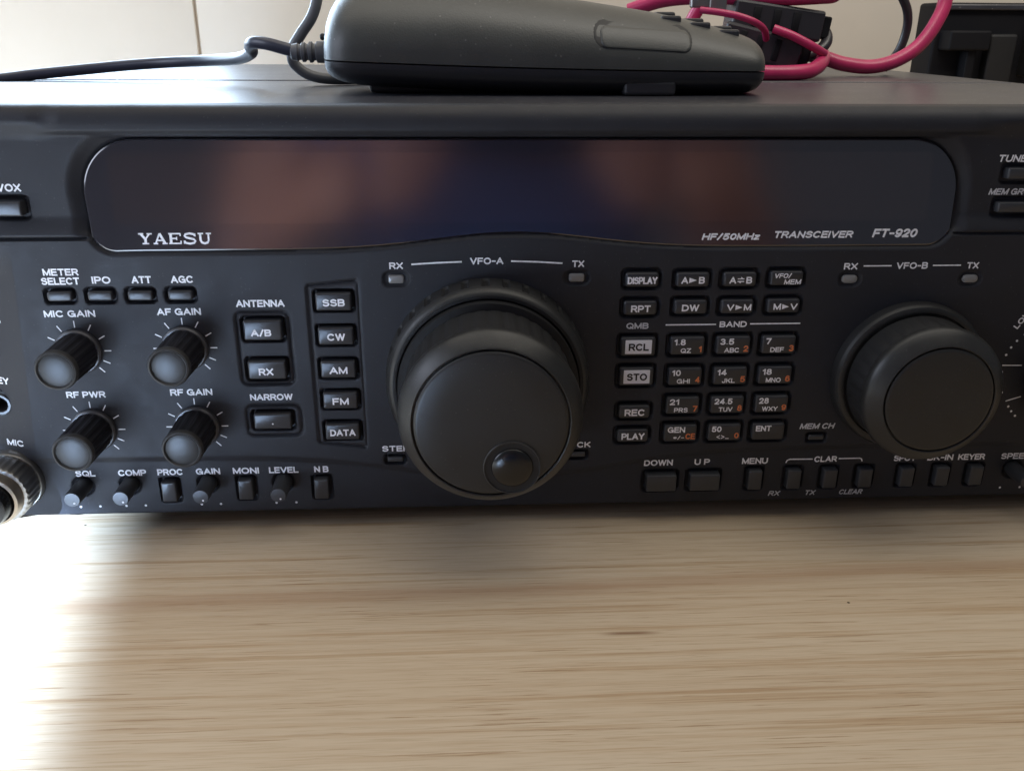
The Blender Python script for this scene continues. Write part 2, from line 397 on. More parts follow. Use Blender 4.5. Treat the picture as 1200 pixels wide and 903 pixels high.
def LN(pts, w=0.28):
    """stroke through points"""
    v = []; f = []
    for i, p in enumerate(pts):
        a = np.array(pts[max(i-1, 0)], float); b = np.array(pts[min(i+1, len(pts)-1)], float)
        d = (b-a)/np.linalg.norm(b-a); nn = np.array([-d[1], d[0]])*w/2
        q = np.array(p, float); v += [tuple(q+nn), tuple(q-nn)]
    for i in range(len(pts)-1): f.append([2*i, 2*i+1, 2*i+3, 2*i+2])
    return v, f
def POLY(pts): return list(pts), [list(range(len(pts)))]
def DOT(x, z, r): return [(x+r*math.cos(k*math.pi/5), z+r*math.sin(k*math.pi/5)) for k in range(10)], [list(range(10))]

def lettering(name, items, m, parent, depth=None):
    """depth: number (flat on a key front) or None (draped on the panel relief)"""
    v = []; f = []; flat = []
    for it in items: flat += it if isinstance(it, list) else [it]
    for j, (pv, pf) in enumerate(flat):
        k = len(v); e = 0.05+0.004*(j % 12)
        xs = np.array([p[0] for p in pv]); zs = np.array([p[1] for p in pv])
        d = panel_depth(xs, zs, pockets=False)+e if depth is None else ((depth(zs) if callable(depth) else np.full(len(xs), depth))+e)
        v += [(x, -dd, z) for x, z, dd in zip(xs, zs, d)]; f += [[i+k for i in q] for q in pf]
    # keep faces turned to the viewer
    ff = []
    for q in f:
        a, b, c = (np.array(v[q[0]]), np.array(v[q[1]]), np.array(v[q[2]]))
        ff.append(q if np.cross(b-a, c-a)[1] <= 0 else list(reversed(q)))
    return link(name, v, ff, m, parent, smooth=False)

# ------------------------------------------------------------------ front panel relief
XL, XR, ZB, ZT = -208.0, 238.0, 6.6, 139.0
def sstep(a, b, x):
    t = np.clip((x-a)/(b-a), 0, 1); return t*t*(3-2*t)
def sd_rr(x, z, cx, cz, w, h, r):
    qx = np.abs(x-cx)-w/2+r; qz = np.abs(z-cz)-h/2+r
    return np.minimum(np.maximum(qx, qz), 0)+np.hypot(np.maximum(qx, 0), np.maximum(qz, 0))-r

# display glass outline (arched lower edge), counter-clockwise from lower left
def display_outline():
    P = []
    def arc(cx, cz, r, a0, a1, n=10):
        for k in range(n+1):
            a = math.radians(a0+(a1-a0)*k/n); P.append((cx+r*math.cos(a), cz+r*math.sin(a)))
    arc(-116.0, 104.6, 8.0, 205, 268, 8)
    for t in np.linspace(0, 1, 40)[1:-1]:
        x = -114+t*(133-(-114))
        base = 96.75+0.2*t
        P.append((x, base+4.7*math.exp(-((x-4)/34.0)**2)))
    arc(134.0, 105.0, 8.0, 272, 338, 8)
    arc(126.0, 114.0, 15.7, 0, 90, 14)
    arc(-108.3, 114.0, 15.7, 90, 180, 14)
    return P
DISP = display_outline()
_DA = np.array(DISP); _DB = np.roll(_DA, -1, 0)
def sd_disp(x, z):
    x = np.asarray(x, float); z = np.asarray(z, float); sh = x.shape
    p = np.stack([x.ravel(), z.ravel()], 1)
    best = np.full(len(p), 1e9); ins = np.zeros(len(p), bool)
    for a, b in zip(_DA, _DB):
        ab = b-a; t = np.clip(((p-a)@ab)/(ab@ab), 0, 1)
        q = a+t[:, None]*ab; d = np.hypot(*(p-q).T); best = np.minimum(best, d)
        c = (a[1] > p[:, 1]) != (b[1] > p[:, 1])
        with np.errstate(divide='ignore', invalid='ignore'):
            xi = a[0]+(p[:, 1]-a[1])*(b[0]-a[0])/(b[1]-a[1]) if b[1] != a[1] else np.full(len(p), 1e9)
        ins ^= c & (p[:, 0] < xi)
    return np.where(ins, -best, best).reshape(sh)

def glass_d(z): return -0.7-0.11*(z-97.0)
POCKETS = []      # (cx, cz, w, h, r, depth)
HOLES = []        # round pockets (cx, cz, r, depth)
def lip_line(x):
    """lower edge of the raised main field: it dips under the big dial"""
    return 27.2-9.5*np.exp(-((x-2)/48.0)**2)
def panel_depth(x, z, pockets=True):
    x = np.asarray(x, float); z = np.asarray(z, float)
    zl = lip_line(x)
    h = 0.9*sstep(zl-1.2, zl+1.6, z) - 0.9                       # lower strip set back
    h = h + 0*z
    # upper section set back behind the brow
    side = 1-sstep(-136, -126, x)*(1-sstep(143, 153, x))
    upz = sstep(101.6, 107.5, z)
    back = 2.2*upz*(1-sstep(129.0, 136.0, z)*side)*(1-sstep(130.4, 132.4, z)*(1-side))
    h = h-back
    # groove under the upper section, left and right of the display
    g = np.exp(-((z-101.0)/0.45)**4)*(sstep(-122.5, -125.5, x)+sstep(140.5, 143.5, x))
    h = h-1.2*np.clip(g, 0, 1)
    # bevelled ring round the display
    d = DD(x, z)
    ring = (1-sstep(-0.3, 5.2, d))*sstep(100.5, 103.5, z)
    h = h-2.6*ring*(1-sstep(129.6, 130.8, z))
    h = h-0.9*np.exp(-((d-0.1)/0.45)**2)
    h = np.where(d < -2.6, -9.0, np.where(d < 0, np.minimum(h, glass_d(z)-0.7), h))
    # left wing turns away to the side
    xs = -148.0-(85.0-np.clip(z, 20, 101))*0.075
    wing = sstep(25.0, 33.0, z)*(1-sstep(88, 101, z))
    h = h-0.34*np.maximum(xs-x, 0)*wing
    h = h-0.25*np.maximum(-165-x, 0)*(1-wing)
    h = h-0.06*np.maximum(x-205, 0)
    # rounded top edge
    t = np.clip((z-(ZT-5.5))/5.5, 0, 1)
    h = h-5.5*(1-np.sqrt(np.maximum(1-t*t, 0)))
    t = np.clip(((ZB+0.8)-z)/0.8, 0, 1)
    h = h-0.8*(1-np.sqrt(np.maximum(1-t*t, 0)))
    # engraved outlines
    for cx, cz, w, hh, r, skew in ((-74.9, 65.6, 16.2, 24.0, 2.0, 0), (-74.2, 40.8, 17.3, 10.6, 2.2, 0)):
        e = np.abs(sd_rr(x, z, cx, cz, w, hh, r)); h = h-0.75*np.exp(-(e/0.42)**2)
    # outline round the mode keys, open on the right-hand side
    top = 86.0+(x+60)*0.10; bot = 32.6-(x+60)*0.13
    e = np.minimum(np.minimum(np.where((z < top) & (z > bot), np.abs(x+60.2), 9), np.where((x > -60.2) & (x < -45), np.abs(z-top), 9)),
                   np.where((x > -60.2) & (x < -45), np.abs(z-bot), 9))
    e = np.minimum(e, np.where((z < top) & (z > bot), np.abs(x+44.6), 9)+0.35)
    h = h-0.75*np.exp(-(e/0.42)**2)
    if pockets:
        for cx, cz, w, hh, r, dep in POCKETS:
            m = (np.abs(x-cx) < w/2+2) & (np.abs(z-cz) < hh/2+2)
            if not np.any(m): continue
            dd = sd_rr(x, z, cx, cz, w, hh, r)
            h = h-np.where(m, dep*(1-sstep(-0.35, 0.35, dd)), 0)
        for cx, cz, r, dep in HOLES:
            dd = np.hypot(x-cx, z-cz)-r
            h = h-dep*(1-sstep(-0.35, 0.35, dd))
    return h
def DD(x, z):
    if x.size < 3000: return sd_disp(x, z)
    return _grid_dd

def pocket(x, z, w, h, r=1.2, dep=1.6): POCKETS.append((x, z, w, h, r, dep))

# ------------------------------------------------------------------ the transceiver
radio = thing('radio_transceiver', 'large black radio transceiver with a wide dark display and many knobs', 'radio')
PD = lambda x, z: float(panel_depth(np.array([x]), np.array([z]), pockets=False)[0])
later = []     # things that need the finished relief

def key(x, z, w, h, legend=None, m='button', name='button', proud=1.0, r=1.1, gap=1.0, dep=1.8, bev=0.5, extra=None, label=None, taper=0.15, shift=(0, 0)):
    pocket(x+shift[0], z+shift[1], w+2*gap, h+2*gap, r+gap*0.7, dep)
    def make():
        d = PD(x, z)
        o = link(name, *button_mesh(x, z, w, h, r, d-dep-0.5, d+proud, bev, taper), M[m], radio)
        if label: o['label'] = label
        if legend: lettering('legend', legend, M['print'], o, d+proud)
        if extra: lettering('key_number', extra, M['orange'], o, d+proud)
        return o
    later.append(make)

def text_part(items, m='print', name='panel_lettering'):
    later.append(lambda: lettering(name, items, M[m], radio))

# -- meter row
for x, t, w in ((-135.0, None, 0), (-122.9, 'IPO', 5.6), (-110.9, 'ATT', 5.9), (-98.8, 'AGC', 6.6)):
    key(x, 83.4, 7.6, 3.2, name='button', gap=0.9, proud=0.8, r=0.9)
    if t: text_part([T(t, x+0.9, 88.35, w, 2.3)])
text_part([T('METER', -133.6, 90.9, 10.5, 2.15), T('SELECT', -134.1, 88.1, 11.3, 2.25)])
# -- antenna keys
text_part([T('ANTENNA', -75.0, 80.5, 14.9, 2.3)])
key(-74.8, 72.1, 12.0, 6.6, [T('A/B', -75.3, 71.4, 6.3, 2.4)], proud=1.6, gap=0.8, r=0.7, dep=2.2)
key(-74.7, 58.9, 12.0, 6.4, [T('RX', -75.0, 58.4, 4.6, 2.4)], proud=1.6, gap=0.8, r=0.7, dep=2.2)
text_part([T('NARROW', -74.5, 49.1, 13.6, 2.2)])
key(-74.6, 41.0, 12.2, 5.6, [DOT(-74.6, 40.2, 0.28)], proud=1.4, gap=0.8, r=0.7, dep=2.2)
# -- mode keys
for t, z, w in (('SSB', 81.1, 6.8), ('CW', 69.9, 5.6), ('AM', 58.7, 5.7), ('FM', 48.0, 5.2), ('DATA', 36.9, 8.3)):
    key(-52.3, z, 11.2, 5.8, [T(t, -52.2, z-0.2, w, 2.35)], proud=1.5, gap=0.7, r=0.7, dep=2.2)
# -- vfo a legend and lamps
text_part([T('RX', -32.6, 92.1, 4.2, 2.1), LN([(-27.9, 92.5), (-20, 92.95), (-12.4, 93.2)], 0.5), T('VFO-A', -4.7, 93.4, 10.3, 2.15),
           LN([(2.8, 93.3), (11, 93.0), (18.8, 92.5)], 0.5), T('TX', 23.7, 92.3, 3.8, 2.1)])
text_part([T('RX', 110.5, 90.8, 4.4, 2.1), LN([(114.6, 90.9), (123.7, 90.9)], 0.42), T('VFO-B', 130.4, 90.9, 10.2, 2.15),
           LN([(137.1, 90.9), (146.3, 90.9)], 0.42), T('TX', 150.2, 90.8, 3.9, 2.1)])
for x, z, w in ((-32.8, 87.8, 4.8), (23.4, 87.8, 4.8), (110.8, 86.6, 5.0), (150.3, 86.4, 5.0)):
    rr = 0.7 if x < 50 else 1.25
    pocket(x, z, 8.0 if x < 50 else 7.2, 4.7, 2.2, 0.8)
    later.append(lambda x=x, z=z, w=w, rr=rr: link('indicator_lamp', *button_mesh(x, z, w, 2.6, rr, PD(x, z)-2, PD(x, z)+0.25, 0.5), M['led'], radio))
# -- left column of the right key field
for t, z, w, hh in (('DISPLAY', 87.2, 9.4, 2.3), ('RPT', 78.0, 6.3, 2.3), ('REC', 42.2, 6.6, 2.4), ('PLAY', 33.5, 7.8, 2.4)):
    key(43.9, z, 10.6, 4.7, [T(t, 44.0, z-0.15, w, hh)], proud=1.2, gap=0.95, r=1.0)
text_part([T('QMB', 43.5, 71.8, 7.2, 2.1)], 'faint')
def boxed(t, z):
    def make():
        d = PD(43.9, z)
        o = link('button', *button_mesh(43.9, z, 11.4, 6.4, 0.9, d-2.3, d+1.3, 0.5, 0.15), M['button'], radio)
        o['label'] = 'button with a pale rectangle printed round its letters'
        p = link('legend', *button_mesh(44.0, z, 8.6, 4.7, 0.15, d+1.25, d+1.36, 0.03), M['white_lcl'], o)
        lettering('legend', [T(t, 44.1, z-0.05, 6.6, 2.5, bold=0.0)], M['dark'], o, d+1.36)
    pocket(43.9, z, 13.2, 8.2, 1.4, 1.8); later.append(make)
boxed('RCL', 65.1); boxed('STO', 54.8)
# -- function keys
def tri(x, z, w, h): return POLY([(x-w/2, z-h/2), (x+w/2, z), (x-w/2, z+h/2)])
def fkey(x, z, items): key(x, z, 10.6, 4.7, items, proud=1.2, gap=0.95, r=0.9)
fkey(60, 87.1, [T('A', 57.4, 87.0, 2.2, 2.2), tri(60.0, 87.0, 2.4, 1.7), T('B', 62.8, 87.0, 1.9, 2.2)])
fkey(75, 87.1, [T('A', 72.7, 86.9, 2.2, 2.2), LN([(74.2, 87.35), (76.3, 87.35)], 0.32), POLY([(76.3, 87.2), (75.3, 88.0), (75.1, 87.3)]),
                LN([(74.2, 86.5), (76.3, 86.5)], 0.32), POLY([(74.2, 86.65), (75.4, 86.55), (75.2, 85.85)]), T('B', 77.9, 86.9, 1.9, 2.2)])
fkey(90, 87.3, [T('VFO/', 88.6, 88.25, 5.6, 1.65, 0.15), T('MEM', 91.9, 86.25, 5.6, 1.65, 0.15)])
fkey(60, 78.2, [T('DW', 59.9, 78.0, 5.5, 2.2)])
fkey(75, 78.2, [T('V', 72.8, 78.0, 2.3, 2.1), tri(75.5, 78.0, 2.2, 1.7), T('M', 78.3, 78.0, 2.4, 2.1)])
fkey(90, 78.3, [T('M', 87.9, 78.1, 2.4, 2.1), tri(90.6, 78.1, 2.2, 1.7), T('V', 93.3, 78.1, 2.3, 2.1)])
text_part([LN([(52.6, 72.05), (69.0, 72.05)], 0.42), T('BAND', 74.6, 72.05, 8.9, 2.0), LN([(80.1, 72.1), (96.6, 72.1)], 0.42)])
# -- keypad
rows = (65.2, 54.6, 44.3, 34.2); colsx = (60, 75, 90)
PAD = {(0, 0): ('1.8', 'QZ', '1'), (0, 1): ('3.5', 'ABC', '2'), (0, 2): ('7', 'DEF', '3'),
       (1, 0): ('10', 'GHI', '4'), (1, 1): ('14', 'JKL', '5'), (1, 2): ('18', 'MNO', '6'),
       (2, 0): ('21', 'PRS', '7'), (2, 1): ('24.5', 'TUV', '8'), (2, 2): ('28', 'WXY', '9'),
       (3, 0): ('GEN', '*/-', 'CE'), (3, 1): ('50', '<>_', '0'), (3, 2): ('ENT', None, None)}
WD = {'1.8': 3.7, '3.5': 4.5, '7': 1.7, '10': 2.9, '14': 3.1, '18': 3.1, '21': 3.1, '24.5': 6.0, '28': 3.3, 'GEN': 5.9, '50': 3.3, 'ENT': 5.3,
      'QZ': 3.4, 'ABC': 4.8, 'DEF': 4.5, 'GHI': 4.3, 'JKL': 4.3, 'MNO': 5.0, 'PRS': 4.6, 'TUV': 4.7, 'WXY': 5.3, '*/-': 3.6, '<>_': 4.2}
for (i, j), (a, b, c) in PAD.items():
    x, z = colsx[j], rows[i]
    items = [T(a, x-4.4+WD[a]/2, z+1.35, WD[a], 2.1)]
    if b: items.append(T(b, x-0.5, z-1.55, WD[b], 1.65 if b not in ('*/-', '<>_') else 1.4))
    ex = [T(c, x+4.2 if len(c) == 1 else x+3.4, z-1.1, 3.3 if len(c) == 2 else (0.9 if c == '1' else 1.6), 2.1)] if c else None
    key(x, z, 11.2, 6.2, items, proud=1.3, gap=0.95, r=0.8, dep=2.0, extra=ex)
# -- small recessed keys near the big dials
text_part([T('STEP', -35.3, 29.9, 9.0, 2.1)]); text_part([T('LOCK', 25.4, 30.1, 9.2, 2.1)]); text_part([T('MEM CH', 107.2, 35.5, 12.3, 2.1, 0.25)], 'faint')
for x, z in ((-35.6, 25.9), (25.6, 26.4), (107.3, 31.2)):
    key(x, z, 5.4, 1.9, proud=0.2, gap=0.8, r=0.4, dep=1.8, bev=0.3, m='slider')
# -- lower strip
for t, x, w in (('SQL', -138.1, 6.4), ('COMP', -122.9, 9.2), ('PROC', -110.6, 8.2), ('GAIN', -98.1, 8.0), ('MONI', -85.6, 8.6), ('LEVEL', -73.1, 9.8),
                ('N B', -60.6, 4.8), ('DOWN', 53.8, 10.0), ('U P', 69.0, 5.4), ('MENU', 87.4, 9.0), ('KEYER', 164.2, 9.6), ('SPEED', 180.2, 10.6),
                ('SPOT', 140.4, 7.9), ('BK-IN', 153.0, 9.2)):
    text_part([T(t, x, 22.3, w, 2.3)])
text_part([T('CLAR', 112.2, 22.5, 8.0, 2.2), LN([(98.3, 21.3), (98.7, 22.3), (99.6, 22.7), (107.6, 22.6)], 0.42), LN([(116.8, 22.6), (124.2, 22.6), (124.9, 22.3), (125.2, 21.4)], 0.42)])
text_part([T('RX', 95.6, 9.5, 4.4, 1.9, 0.28)], 'faint'); text_part([T('TX', 108.4, 9.5, 4.2, 1.9, 0.28)], 'faint'); text_part([T('CLEAR', 123.0, 9.5, 8.8, 1.9, 0.28)], 'faint')
for x, z in ((-111.2, 15.6), (-86.0, 15.8), (-60.8, 15.6), (87.6, 15.6), (101.3, 15.6), (114.1, 15.6), (126.6, 15.6), (141.4, 15.6), (154.0, 15.6), (166.2, 15.6)):
    key(x, z, 4.9, 7.4, m='slider', proud=2.0, gap=0.9, r=0.5, dep=1.8, name='push_button', bev=0.4)
for x in (54.8, 69.9):
    key(x, 15.4, 10.6, 6.4, m='slider', proud=2.6, gap=0.9, r=0.6, dep=1.8, name='push_button', bev=0.6)
for xs in ((-135.2, -141.6), (-120.2, -126.6), (-95.2, -101.6), (-69.9, -76.6), (177.0, 184.2)):
    for x in xs: text_part([DOT(x, 9.9, 0.42)], name='scale_mark')
# -- upper corners
text_part([T('VOX', -144.9, 115.8, 6.9, 2.3)])
key(-146.6, 110.0, 10.6, 4.4, proud=2.6, gap=1.3, r=0.6, dep=1.6, m='slider')
text_part([T('TUNER', 158.6, 123.8, 11.8, 2.2, 0.18)]); text_part([T('MEM GROUP', 160.6, 113.7, 17.6, 2.0, 0.25)], 'faint')
key(162.0, 119.4, 12.0, 3.6, proud=1.6, gap=1.4, r=0.6, dep=1.6, m='slider'); key(161.0, 109.0, 12.0, 3.4, proud=1.6, gap=1.4, r=0.6, dep=1.6, m='slider')
# -- left wing
text_part([T('PHONES', -162.0, 75.2, 13.0, 2.3)]); text_part([T('KEY', -160.2, 54.9, 6.5, 2.3)]); text_part([T('MIC', -159.3, 33.3, 6.0, 2.2)])
# -- tuning marks at the right-hand edge
marks = [LN([(167.2, 56.6), (174.0, 56.5)], 0.36), LN([(171.2, 43.6), (176.2, 45.2)], 0.36), T('LOW', 170.6, 72.6, 6.8, 2.0, 0, math.radians(58))]
for x, z in ((172.6, 67.4), (170.4, 65.2), (168.9, 62.9), (167.8, 60.3), (167.6, 54.2), (168.0, 51.6), (168.5, 49.1), (169.2, 46.8), (172.6, 41.6), (174.0, 39.8), (175.7, 38.1)):
    marks.append(DOT(x, z, 0.42))
text_part(marks, name='scale_mark')

# holes for small controls
SMALL = ((-139.6, 17.6), (-124.2, 17.7), (-98.6, 17.7), (-73.6, 17.7), (180.0, 17.2))
for x, z in SMALL: HOLES.append((x, z, 3.5, 1.2))
HOLES.append((-161.5, 46.8, 2.6, 6.0)); HOLES.append((-163.0, 66.0, 4.6, 6.0))

# ---- build the relief sheet
xs = np.unique(np.concatenate([np.arange(XL, -168, 2.0), np.arange(-168, 190, 0.45), np.arange(190, XR, 2.0), [XR]]))
zs = np.unique(np.concatenate([np.arange(ZB, 133, 0.42), np.arange(133, 138, 0.35), 139-0.9*np.linspace(1, 0, 9)**2]))
GX, GZ = np.meshgrid(xs, zs)
_grid_dd = sd_disp(GX, GZ)
GH = panel_depth(GX, GZ)
nx, nz = len(xs), len(zs)
verts = np.stack([GX.ravel(), -GH.ravel(), GZ.ravel()], 1)
idx = np.arange(nx*nz).reshape(nz, nx)
faces = np.stack([idx[:-1, :-1], idx[:-1, 1:], idx[1:, 1:], idx[1:, :-1]], -1).reshape(-1, 4).tolist()
# rim: carry the outline back to y = 12 mm
loop = list(idx[0, :])+list(idx[1:, -1])+list(idx[-1, -2::-1])+list(idx[-2:0:-1, 0])
verts = verts.tolist(); k0 = len(verts)
for i in loop: verts.append([verts[i][0], 12.0, verts[i][2]])
nl = len(loop)
for k in range(nl):
    a, b = loop[k], loop[(k+1) % nl]; faces.append([b, a, k0+k, k0+(k+1) % nl])
link('front_panel', verts, faces, M['panel'], radio, True, 50)
for fn in later: fn()

# ---- display
def offset_poly(P, d):
    A = np.array(P); n = len(A); out = []
    for i in range(n):
        t = A[(i+1) % n]-A[i-1]; t = t/np.linalg.norm(t); out.append(tuple(A[i]+np.array([-t[1], t[0]])*d))
    return out
rings = [[(p[0], -(glass_d(p[1])+d), p[1]) for p in offset_poly(DISP, ins)] for ins, d in ((0.15, -6), (0.15, -0.5), (0.32, -0.15), (0.7, 0.0))]
disp = link('display_window', *loft(rings), M['glass'], radio, True, 3)
rings = [[(8.6+p[0], -(glass_d(115.3+p[1])+d), 115.3+p[1]) for p in rrect(249, 20.6, 1.5)] for d in (-0.3, 0.02)]
lcd = link('screen', *loft(rings), M['lcd'], disp, False)
# maker's name in slab capitals
def slab(x, z, w, h):
    L = []; cw = w/5.0; t = 0.62; s = 0.42
    def q(k, pts, wd): L.append(LN([(x-w/2+cw*k+a*cw*0.92, z-h/2+b*h) for a, b in pts], wd))
    q(0, [(0.16, 0.97), (0.50, 0.46)], t*1.15); q(0, [(0.84, 0.97), (0.50, 0.46)], s*1.1); q(0, [(0.5, 0.5), (0.5, 0.03)], t*1.25)
    q(0, [(0.0, 0.94), (0.38, 0.94)], s); q(0, [(0.62, 0.94), (1.0, 0.94)], s); q(0, [(0.26, 0.06), (0.74, 0.06)], s)
    q(1, [(0.14, 0.06), (0.47, 0.97)], s*1.1); q(1, [(0.84, 0.06), (0.47, 0.97)], t*1.2); q(1, [(0.3, 0.34), (0.68, 0.34)], s)
    q(1, [(-0.02, 0.06), (0.32, 0.06)], s); q(1, [(0.64, 0.06), (1.02, 0.06)], s)
    q(2, [(0.2, 0.97), (0.2, 0.03)], t*1.25); q(2, [(0.03, 0.94), (0.92, 0.94)], s); q(2, [(0.03, 0.06), (0.94, 0.06)], s); q(2, [(0.2, 0.51), (0.62, 0.51)], s)
    q(2, [(0.9, 0.97), (0.9, 0.72)], s*0.9); q(2, [(0.92, 0.30), (0.92, 0.03)], s*0.9); q(2, [(0.62, 0.66), (0.62, 0.36)], s*0.8)
    sc = [(0.88, 0.74), (0.80, 0.89), (0.5, 0.96), (0.2, 0.88), (0.13, 0.73), (0.24, 0.60), (0.5, 0.52), (0.8, 0.42), (0.9, 0.27), (0.80, 0.11), (0.5, 0.04), (0.2, 0.10), (0.09, 0.28)]
    q(3, sc, t); q(3, [(0.9, 0.97), (0.9, 0.68)], s*0.8); q(3, [(0.08, 0.32), (0.08, 0.03)], s*0.8)
    uc = [(0.2, 0.96), (0.2, 0.35), (0.28, 0.14), (0.5, 0.05), (0.72, 0.14), (0.8, 0.35), (0.8, 0.96)]
    q(4, uc[:5], t*1.1); q(4, uc[3:], s*1.2); q(4, [(0.02, 0.94), (0.42, 0.94)], s); q(4, [(0.62, 0.94), (1.0, 0.94)], s)
    return L
lettering('brand_lettering', slab(-98.4, 100.7, 21.9, 3.3), M['print'], disp, glass_d)
lettering('panel_lettering', [T('HF/50MHz', 71.5, 100.3, 18.8, 2.2, 0.3, bold=0.02)], M['print'], disp, glass_d)
lettering('panel_lettering', [T('TRANSCEIVER', 97.6, 100.8, 25.8, 2.15, 0.3, bold=0.02)], M['print'], disp, glass_d)
lettering('panel_lettering', [T('FT-920', 123.7, 101.1, 15.0, 2.7, 0.3, bold=0.02)], M['print'], disp, glass_d)

# ---- gain knobs
def gain_knob(x, z):
    kb = link('gain_knob', *lathe([(6.9, -0.3), (7.15, 0.2), (7.15, 1.4), (6.7, 1.9), (6.3, 1.95)], x, z, 64, cap=True), M['collar'], radio)
    fl = lambda k, d: 0.028*(1 if (k % 6) < 3 else -0.6)
    link('grip', *lathe([(6.3, 1.8), (6.25, 3.2), (6.0, 15.5), (5.8, 16.3), (5.2, 16.4)], x, z, 96, flute=fl), M['flute'], kb)
    link('cap', *lathe([(5.7, 15.6), (6.15, 15.9), (6.2, 17.2), (5.9, 17.8), (5.45, 17.95), (5.2, 17.6), (5.0, 17.3), (4.6, 17.42), (3.6, 17.56), (2.6, 17.67), (1.6, 17.74), (0.5, 17.77)], x, z, 64), M['cap'], kb)
    pts = []
    for a in (-62, -33, 0, 30, 60, 90, 115, 136, -90, -112, -136):
        s, c = math.sin(math.radians(a)), math.cos(math.radians(a))
        pts.append(LN([(x+7.7*s, z+7.7*c), (x+9.9*s, z+9.9*c)], 0.34))
    lettering('scale_marks', pts, M['print'], kb)
for x, z in ((-132.4, 65.6), (-99.6, 66.2), (-132.2, 38.6), (-99.2, 39.2)): gain_knob(x, z)
text_part_now = lambda items: lettering('panel_lettering', items, M['print'], radio)
text_part_now([T('MIC GAIN', -133.2, 77.8, 15.4, 2.2)]); text_part_now([T('AF GAIN', -100.1, 78.1, 13.4, 2.25)])
text_part_now([T('RF PWR', -132.8, 50.9, 12.2, 2.2)]); text_part_now([T('RF GAIN', -99.7, 51.2, 13.3, 2.25)])

# ---- small trimmer knobs of the lower strip
for x, z in SMALL:
    d = PD(x, z)
    kb = link('trimmer_knob', *lathe([(2.8, d-1.2), (2.65, d+8.6), (2.4, d+9.4), (0.6, d+9.5)], x, z, 36), M['slider'], radio)
    lettering('pointer_dot', [DOT(x+0.7, z-1.2, 0.34)], M['print'], kb, d+9.5)

# ---- main dial
def vfo_a(x, z):
    kb = link('tuning_dial', *lathe([(25.8, 30.6), (26.8, 31.0), (27.05, 31.8), (26.95, 33.2), (26.5, 34.3), (25.4, 35.6), (23.6, 37.9), (23.0, 38.35), (22.7, 38.2), (22.6, 37.2), (22.15, 37.2), (22.1, 38.4), (21.7, 38.8), (21.0, 38.95), (14, 39.0), (4, 39.0)], x, z, 144), M['knob'], radio)
    fg = lambda k, d: -0.014*(1 if k % 6 < 2 else 0) if 13 < d < 30 else 0
    link('grip', *lathe([(24.5, 10.5), (25.9, 11.2), (26.2, 12.2), (26.2, 14), (26.1, 29), (26.0, 30.9), (25, 31)], x, z, 216, flute=fg), M['rubber'], kb)
    fl = lambda k, d: -0.022*(1 if (k % 10) < 3 else 0) if 0.6 < d < 6.8 else 0
    link('jog_ring', *lathe([(32.7, -2), (32.7, 0.3), (32.6, 1.0), (32.4, 6.6), (32.1, 7.2), (31.6, 8.2), (30.6, 9.6), (29.6, 10.0), (28.9, 9.9), (28.5, 9.3), (28.2, 7.5)], x, z, 320, flute=fl), M['rubber'], kb)
    link('jog_trim', *lathe([(31.75, 8.05), (31.3, 8.9), (30.6, 9.75), (29.9, 10.05)], x, z, 128, cap=False), M['knob'], kb)
    link('hub', *lathe([(28.3, 6), (28.3, 13.0), (20, 13.0)], x, z, 96), M['dark'], kb)
    # finger dimple: ring, dark cup, domed roller
    px, pz = x+6.0, z-13.3
    ring = [(8.5, 38.8), (8.45, 39.3), (8.25, 39.5), (8.0, 39.45), (7.85, 39.15)]
    link('dimple_ring', *lathe(ring, px, pz, 64, cap=False), M['knob'], kb)
    link('dimple_cup', *lathe([(8.0, 39.2), (7.6, 39.12), (6.3, 39.08), (3, 39.08)], px, pz, 48), M['dark'], kb)
    dome = [(6.1*math.cos(t), 39.1+1.9*math.sin(t)) for t in np.linspace(0, math.pi/2*0.97, 14)]
    link('dimple_roller', *lathe(dome, px, pz, 48), M['gloss'], kb)
vfo_a(-4.6, 55.3)
def vfo_b(x, z):
    kb = link('tuning_dial', *lathe([(21.6, 16.4), (22.2, 16.8), (22.4, 17.6), (22.2, 19.0), (21.6, 20.0), (20.4, 21.1), (18.2, 22.9), (17.7, 23.2), (17.4, 23.0), (17.3, 22.0), (16.95, 22.0), (16.9, 23.1), (16.4, 23.4), (15.8, 23.5), (5, 23.55)], x, z, 128), M['knob'], radio)
    fg = lambda k, d: -0.014*(1 if k % 6 < 2 else 0) if 7 < d < 16 else 0
    link('grip', *lathe([(21.0, 4.5), (21.8, 5.4), (21.9, 8), (21.7, 15.5), (21.2, 16.8)], x, z, 180, flute=fg), M['rubber'], kb)
    link('dial_skirt', *lathe([(25.2, -2), (25.2, 2.8), (24.9, 3.6)], x, z, 112, cap=False), M['rubber'], kb)
    link('skirt_trim', *lathe([(24.9, 3.6), (24.4, 4.6), (23.6, 5.0), (22.6, 4.9), (22.2, 4.0), (20, 3.8)], x, z, 112), M['knob'], kb)
vfo_b(134.4, 54.0)
def dual_knob(x, z):
    kb = link('shift_knob', *lathe([(15.5, -0.5), (15.3, 8), (14.6, 9), (10, 9.1)], x, z, 72, flute=lambda k, d: 0.02*(k % 4 < 2)), M['rubber'], radio)
    link('width_knob', *lathe([(9.6, 9), (9.4, 17), (8.6, 18), (3, 18.1)], x, z, 64), M['knob'], kb)
dual_knob(191.5, 52.5)

